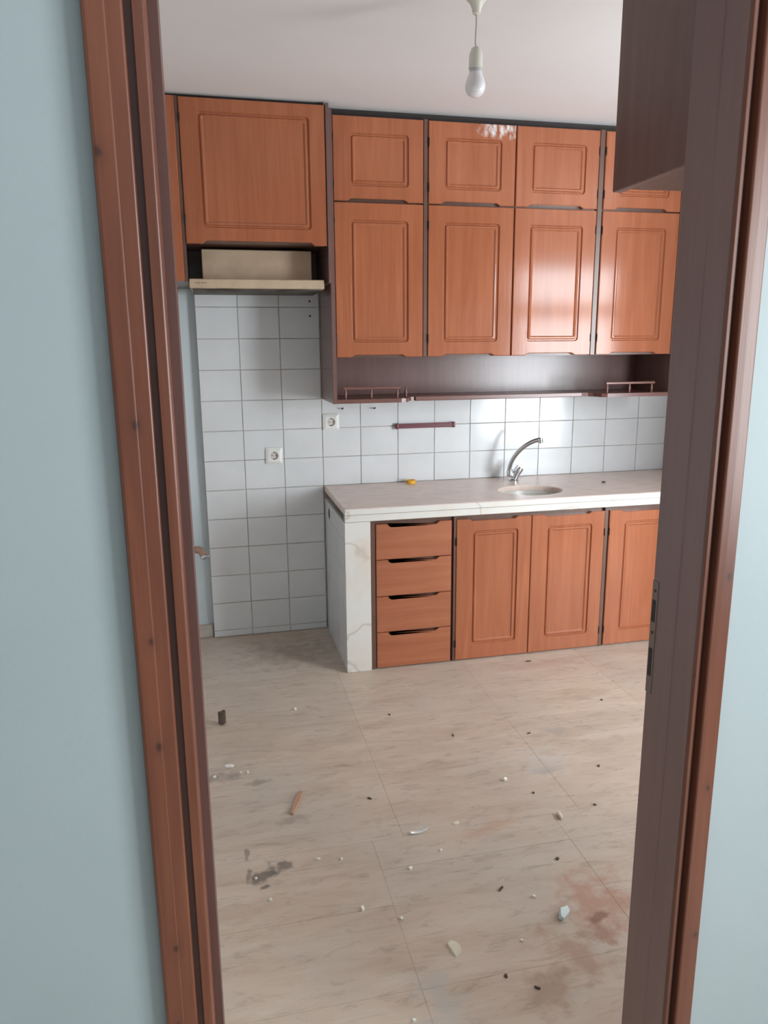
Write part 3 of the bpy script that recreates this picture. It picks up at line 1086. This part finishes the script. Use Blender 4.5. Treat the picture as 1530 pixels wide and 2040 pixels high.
tp = thing('tape_roll', 'small yellow tape roll lying on the worktop by the tiles', 'tape', (1.057, -0.055, 0.787))
bm = bmesh.new()
n = 28
prof = [(0.0245, 0.7875), (0.0245, 0.8055), (0.017, 0.8055), (0.017, 0.7875)]
rg = [[bm.verts.new((1.057 + rr * math.cos(k * 2 * PI / n), -0.055 + rr * math.sin(k * 2 * PI / n), z)) for k in range(n)] for rr, z in prof]
for i in range(4):
    for k in range(n):
        q = (k + 1) % n
        bm.faces.new((rg[i][k], rg[i][q], rg[(i + 1) % 4][q], rg[(i + 1) % 4][k]))
obj('ring', bm, 'yellow_plastic', tp)

gp = thing('gas_pipe', 'brown painted gas pipe stub with chrome cap on the bare wall', 'pipe', (-0.10, -0.03, 0.49))
obj('pipe', tube(smooth_path([(-0.30, 0.036, 0.503), (-0.295, -0.025, 0.503), (-0.260, -0.058, 0.503), (-0.066, -0.060, 0.503)]), 0.0165, 16), 'pipe_brown', gp, True)
obj('elbow', tube(smooth_path([(-0.068, -0.060, 0.503), (-0.047, -0.062, 0.500), (-0.033, -0.074, 0.486), (-0.026, -0.082, 0.474)]), 0.0185, 16), 'pipe_brown', gp, True)
obj('cap', lathe((-0.026, -0.082, 0.474), (0.30, -0.40, -0.85), [(0.0195, 0), (0.0205, 0.003), (0.0205, 0.012), (0.015, 0.015)], 18), 'chrome', gp, True)
obj('bleed_screw', lathe((-0.008, -0.090, 0.474), (1, -0.2, 0.1), [(0.005, 0), (0.005, 0.014), (0.003, 0.015)], 10), 'chrome', gp, True)

# ------------------------------------------------------------------ pendant bulb
px, py = 0.868, -1.50
pl = thing('pendant_light', 'bare unlit bulb hanging from a white ceiling rose on a short cord', 'lamp', (px, py, 2.22))
obj('ceiling_rose', lathe((px, py, CEIL), (0, 0, -1), [(0.052, 0), (0.051, 0.006), (0.036, 0.018), (0.020, 0.036), (0.0135, 0.050), (0.0115, 0.062), (0.006, 0.065)], 24), 'lamp_plastic', pl, True)
obj('cord', tube(smooth_path([(px, py, 2.445), (px + 0.001, py, 2.41), (px - 0.001, py, 2.38), (px, py, 2.345)]), 0.0032, 10), 'cable_white', pl, True)
obj('bulb_holder', lathe((px, py, 2.352), (0, 0, -1), [(0.006, -0.004), (0.013, 0.0), (0.017, 0.010), (0.019, 0.015), (0.0200, 0.018), (0.0205, 0.048), (0.0215, 0.054), (0.018, 0.0545)], 22), 'lamp_plastic', pl, True)
bl = obj('bulb', lathe((px, py, 2.300), (0, 0, -1), [(0.0175, 0.0), (0.0185, 0.012), (0.0225, 0.024), (0.0275, 0.036), (0.0300, 0.048), (0.0290, 0.059), (0.0240, 0.070), (0.0150, 0.077), (0.0, 0.080)], 26), 'bulb_glass', pl, True)
obj('bulb_collar', lathe((px, py, 2.299), (0, 0, -1), [(0.0180, 0), (0.0188, 0.012), (0.0200, 0.0175), (0.0185, 0.018)], 24), 'bulb_collar', bl, True)


# ------------------------------------------------------------------ debris on the floor
def shard(name, x, y, lx, ly, h, mat, label, cat, group=None, rot=0.0, tilt=0.0, seed=0, n=7, z0=0.0):
    rnd = random.Random(seed)
    bm = bmesh.new()
    P = []
    for k in range(n):
        a = 2 * PI * (k + rnd.uniform(-.25, .25)) / n
        rr = rnd.uniform(0.75, 1.1)
        P.append((math.cos(a) * lx / 2 * rr, math.sin(a) * ly / 2 * rr))
    A = [bm.verts.new((a, b2, 0)) for a, b2 in P]
    B = [bm.verts.new((a * rnd.uniform(.78, .98), b2 * rnd.uniform(.78, .98), h * rnd.uniform(.7, 1.2))) for a, b2 in P]
    for i in range(n):
        j = (i + 1) % n
        bm.faces.new((A[i], A[j], B[j], B[i]))
    bm.faces.new(A)
    bm.faces.new(B)
    bm.transform(Matrix.Translation((x, y, 0)) @ Matrix.Rotation(rot, 4, 'Z') @ Matrix.Rotation(tilt, 4, 'X'))
    lo = min(v.co.z for v in bm.verts)
    for v in bm.verts:
        v.co.z += z0 - lo
    return tag(obj(name, bm, mat), label, cat, group)


def stick(name, x, y, lx, ly, h, mat, label, cat, rot=0.0, bend=0.0):
    bm = box(-lx / 2, lx / 2, -ly / 2, ly / 2, 0, h, min(h, ly) * 0.2)
    bmesh.ops.subdivide_edges(bm, edges=[e for e in bm.edges if abs((e.verts[0].co - e.verts[1].co).x) > lx * .5], cuts=4)
    for v in bm.verts:
        s = v.co.x / (lx / 2)
        v.co.z += bend * s * s
        v.co.y *= 1 + 0.25 * math.sin(s * 3 + 1)
    lo = min(v.co.z for v in bm.verts)
    for v in bm.verts:
        v.co.z -= lo
    bm.transform(Matrix.Translation((x, y, 0)) @ Matrix.Rotation(rot, 4, 'Z'))
    return tag(obj(name, bm, mat), label, cat)


stick('wood_chip', 0.022, -0.955, 0.030, 0.016, 0.056, 'chip_dark', 'dark charred wood chip standing upright on the floor', 'wood chip', rot=0.5, bend=0.004)
stick('wood_splinter', 0.254, -1.570, 0.125, 0.017, 0.008, 'splinter_wood', 'pinkish flat wood splinter lying alone on the floor', 'wood splinter', rot=1.20)
stick('foil_scrap', 0.612, -1.812, 0.062, 0.012, 0.006, 'foil', 'curled shiny silver foil scrap on the floor', 'foil scrap', rot=0.22, bend=0.006)
shard('plaster_flake', 0.576, -2.285, 0.060, 0.036, 0.005, 'plaster_cream', 'teardrop shaped cream plaster flake, largest pale flake on the floor', 'plaster flake', 'loose plaster flakes on the floor', rot=1.75, seed=3)
shard('tile_shard', 0.895, -2.245, 0.052, 0.030, 0.012, 'shard_bluegrey', 'blue grey shard tilted up beside the reddish dirt smear', 'shard', rot=0.85, tilt=0.35, seed=5, n=5)
shard('plaster_flake', 0.739, -1.795, 0.026, 0.018, 0.003, 'plaster_cream', 'small oval cream plaster flake near the foil scrap', 'plaster flake', 'loose plaster flakes on the floor', rot=0.2, seed=8)
shard('plaster_flake', 0.040, -1.282, 0.042, 0.022, 0.005, 'plaster_white', 'white plaster flake beside the grey smudge close to the door frame', 'plaster flake', 'loose plaster flakes on the floor', rot=-0.3, seed=9)
stick('plaster_chip', 1.079, -1.845, 0.034, 0.010, 0.012, 'plaster_cream', 'cream chip standing on edge on the floor by the door jamb', 'chip', rot=1.45)
shard('plaster_chip', 0.985, -1.606, 0.018, 0.013, 0.009, 'plaster_white', 'white chip with a dark underside in the middle of the floor', 'chip', rot=0.2, tilt=0.4, seed=12)
crumbs = [(634, 1712, .285, -1.865, .014), (680, 1712, .353, -1.881, .013), (539, 1794, .133, -2.004, .015), (818, 1731, .543, -1.970, .016), (1064, 1787, .847, -2.161, .015),
          (507, 1744, .098, -1.906, .012), (799, 1828, .470, -2.155, .013), (820, 2024, .420, -2.462, .012), (880, 1698, .655, -1.912, .013), (1038, 1876, .752, -2.300, .011),
          (413, 1555, -.012, -1.345, .015), (487, 1546, .105, -1.340, .014), (471, 1547, .080, -1.335, .010), (724, 1811, .375, -2.095, .018), (610, 1394, .325, -.90, .016)]
for i, (_, _, x, y, s) in enumerate(crumbs):
    shard('plaster_crumb', x, y, s, s * 0.7, s * 0.4, 'plaster_white', 'tiny white plaster crumb on the marble floor', 'crumb', 'tiny white plaster crumbs scattered on the floor', rot=i * 1.3, seed=40 + i, n=5)
darks = [(1.220, -1.812, .012, .010), (0.980, -2.03, .016, .012), (0.670, -2.395, .014, .011), (0.730, -2.445, .018, .008), (1.479, -0.679, .030, .010), (0.770, -2.11, .030, .007),
         (0.905, -1.265, .028, .006), (0.700, -1.04, .020, .006), (1.62, -1.13, .014, .009), (1.20, -1.32, .020, .008), (1.35, -1.60, .016, .010), (1.05, -1.70, .012, .009), (0.498, -1.60, .018, .008), (1.30, -1.95, .014, .010)]
for i, (x, y, a, c) in enumerate(darks):
    shard('grit', x, y, a, c, 0.004, 'chip_dark', 'dark brown bit of grit on the marble floor', 'grit', 'dark bits of grit scattered on the floor', rot=0.3 + i * 0.7, seed=80 + i, n=5)
shard('grit', 2.035, -0.31, 0.024, 0.016, 0.008, 'chip_dark', 'dark crumb lying on the worktop right of the sink', 'grit', seed=99, z0=0.787)
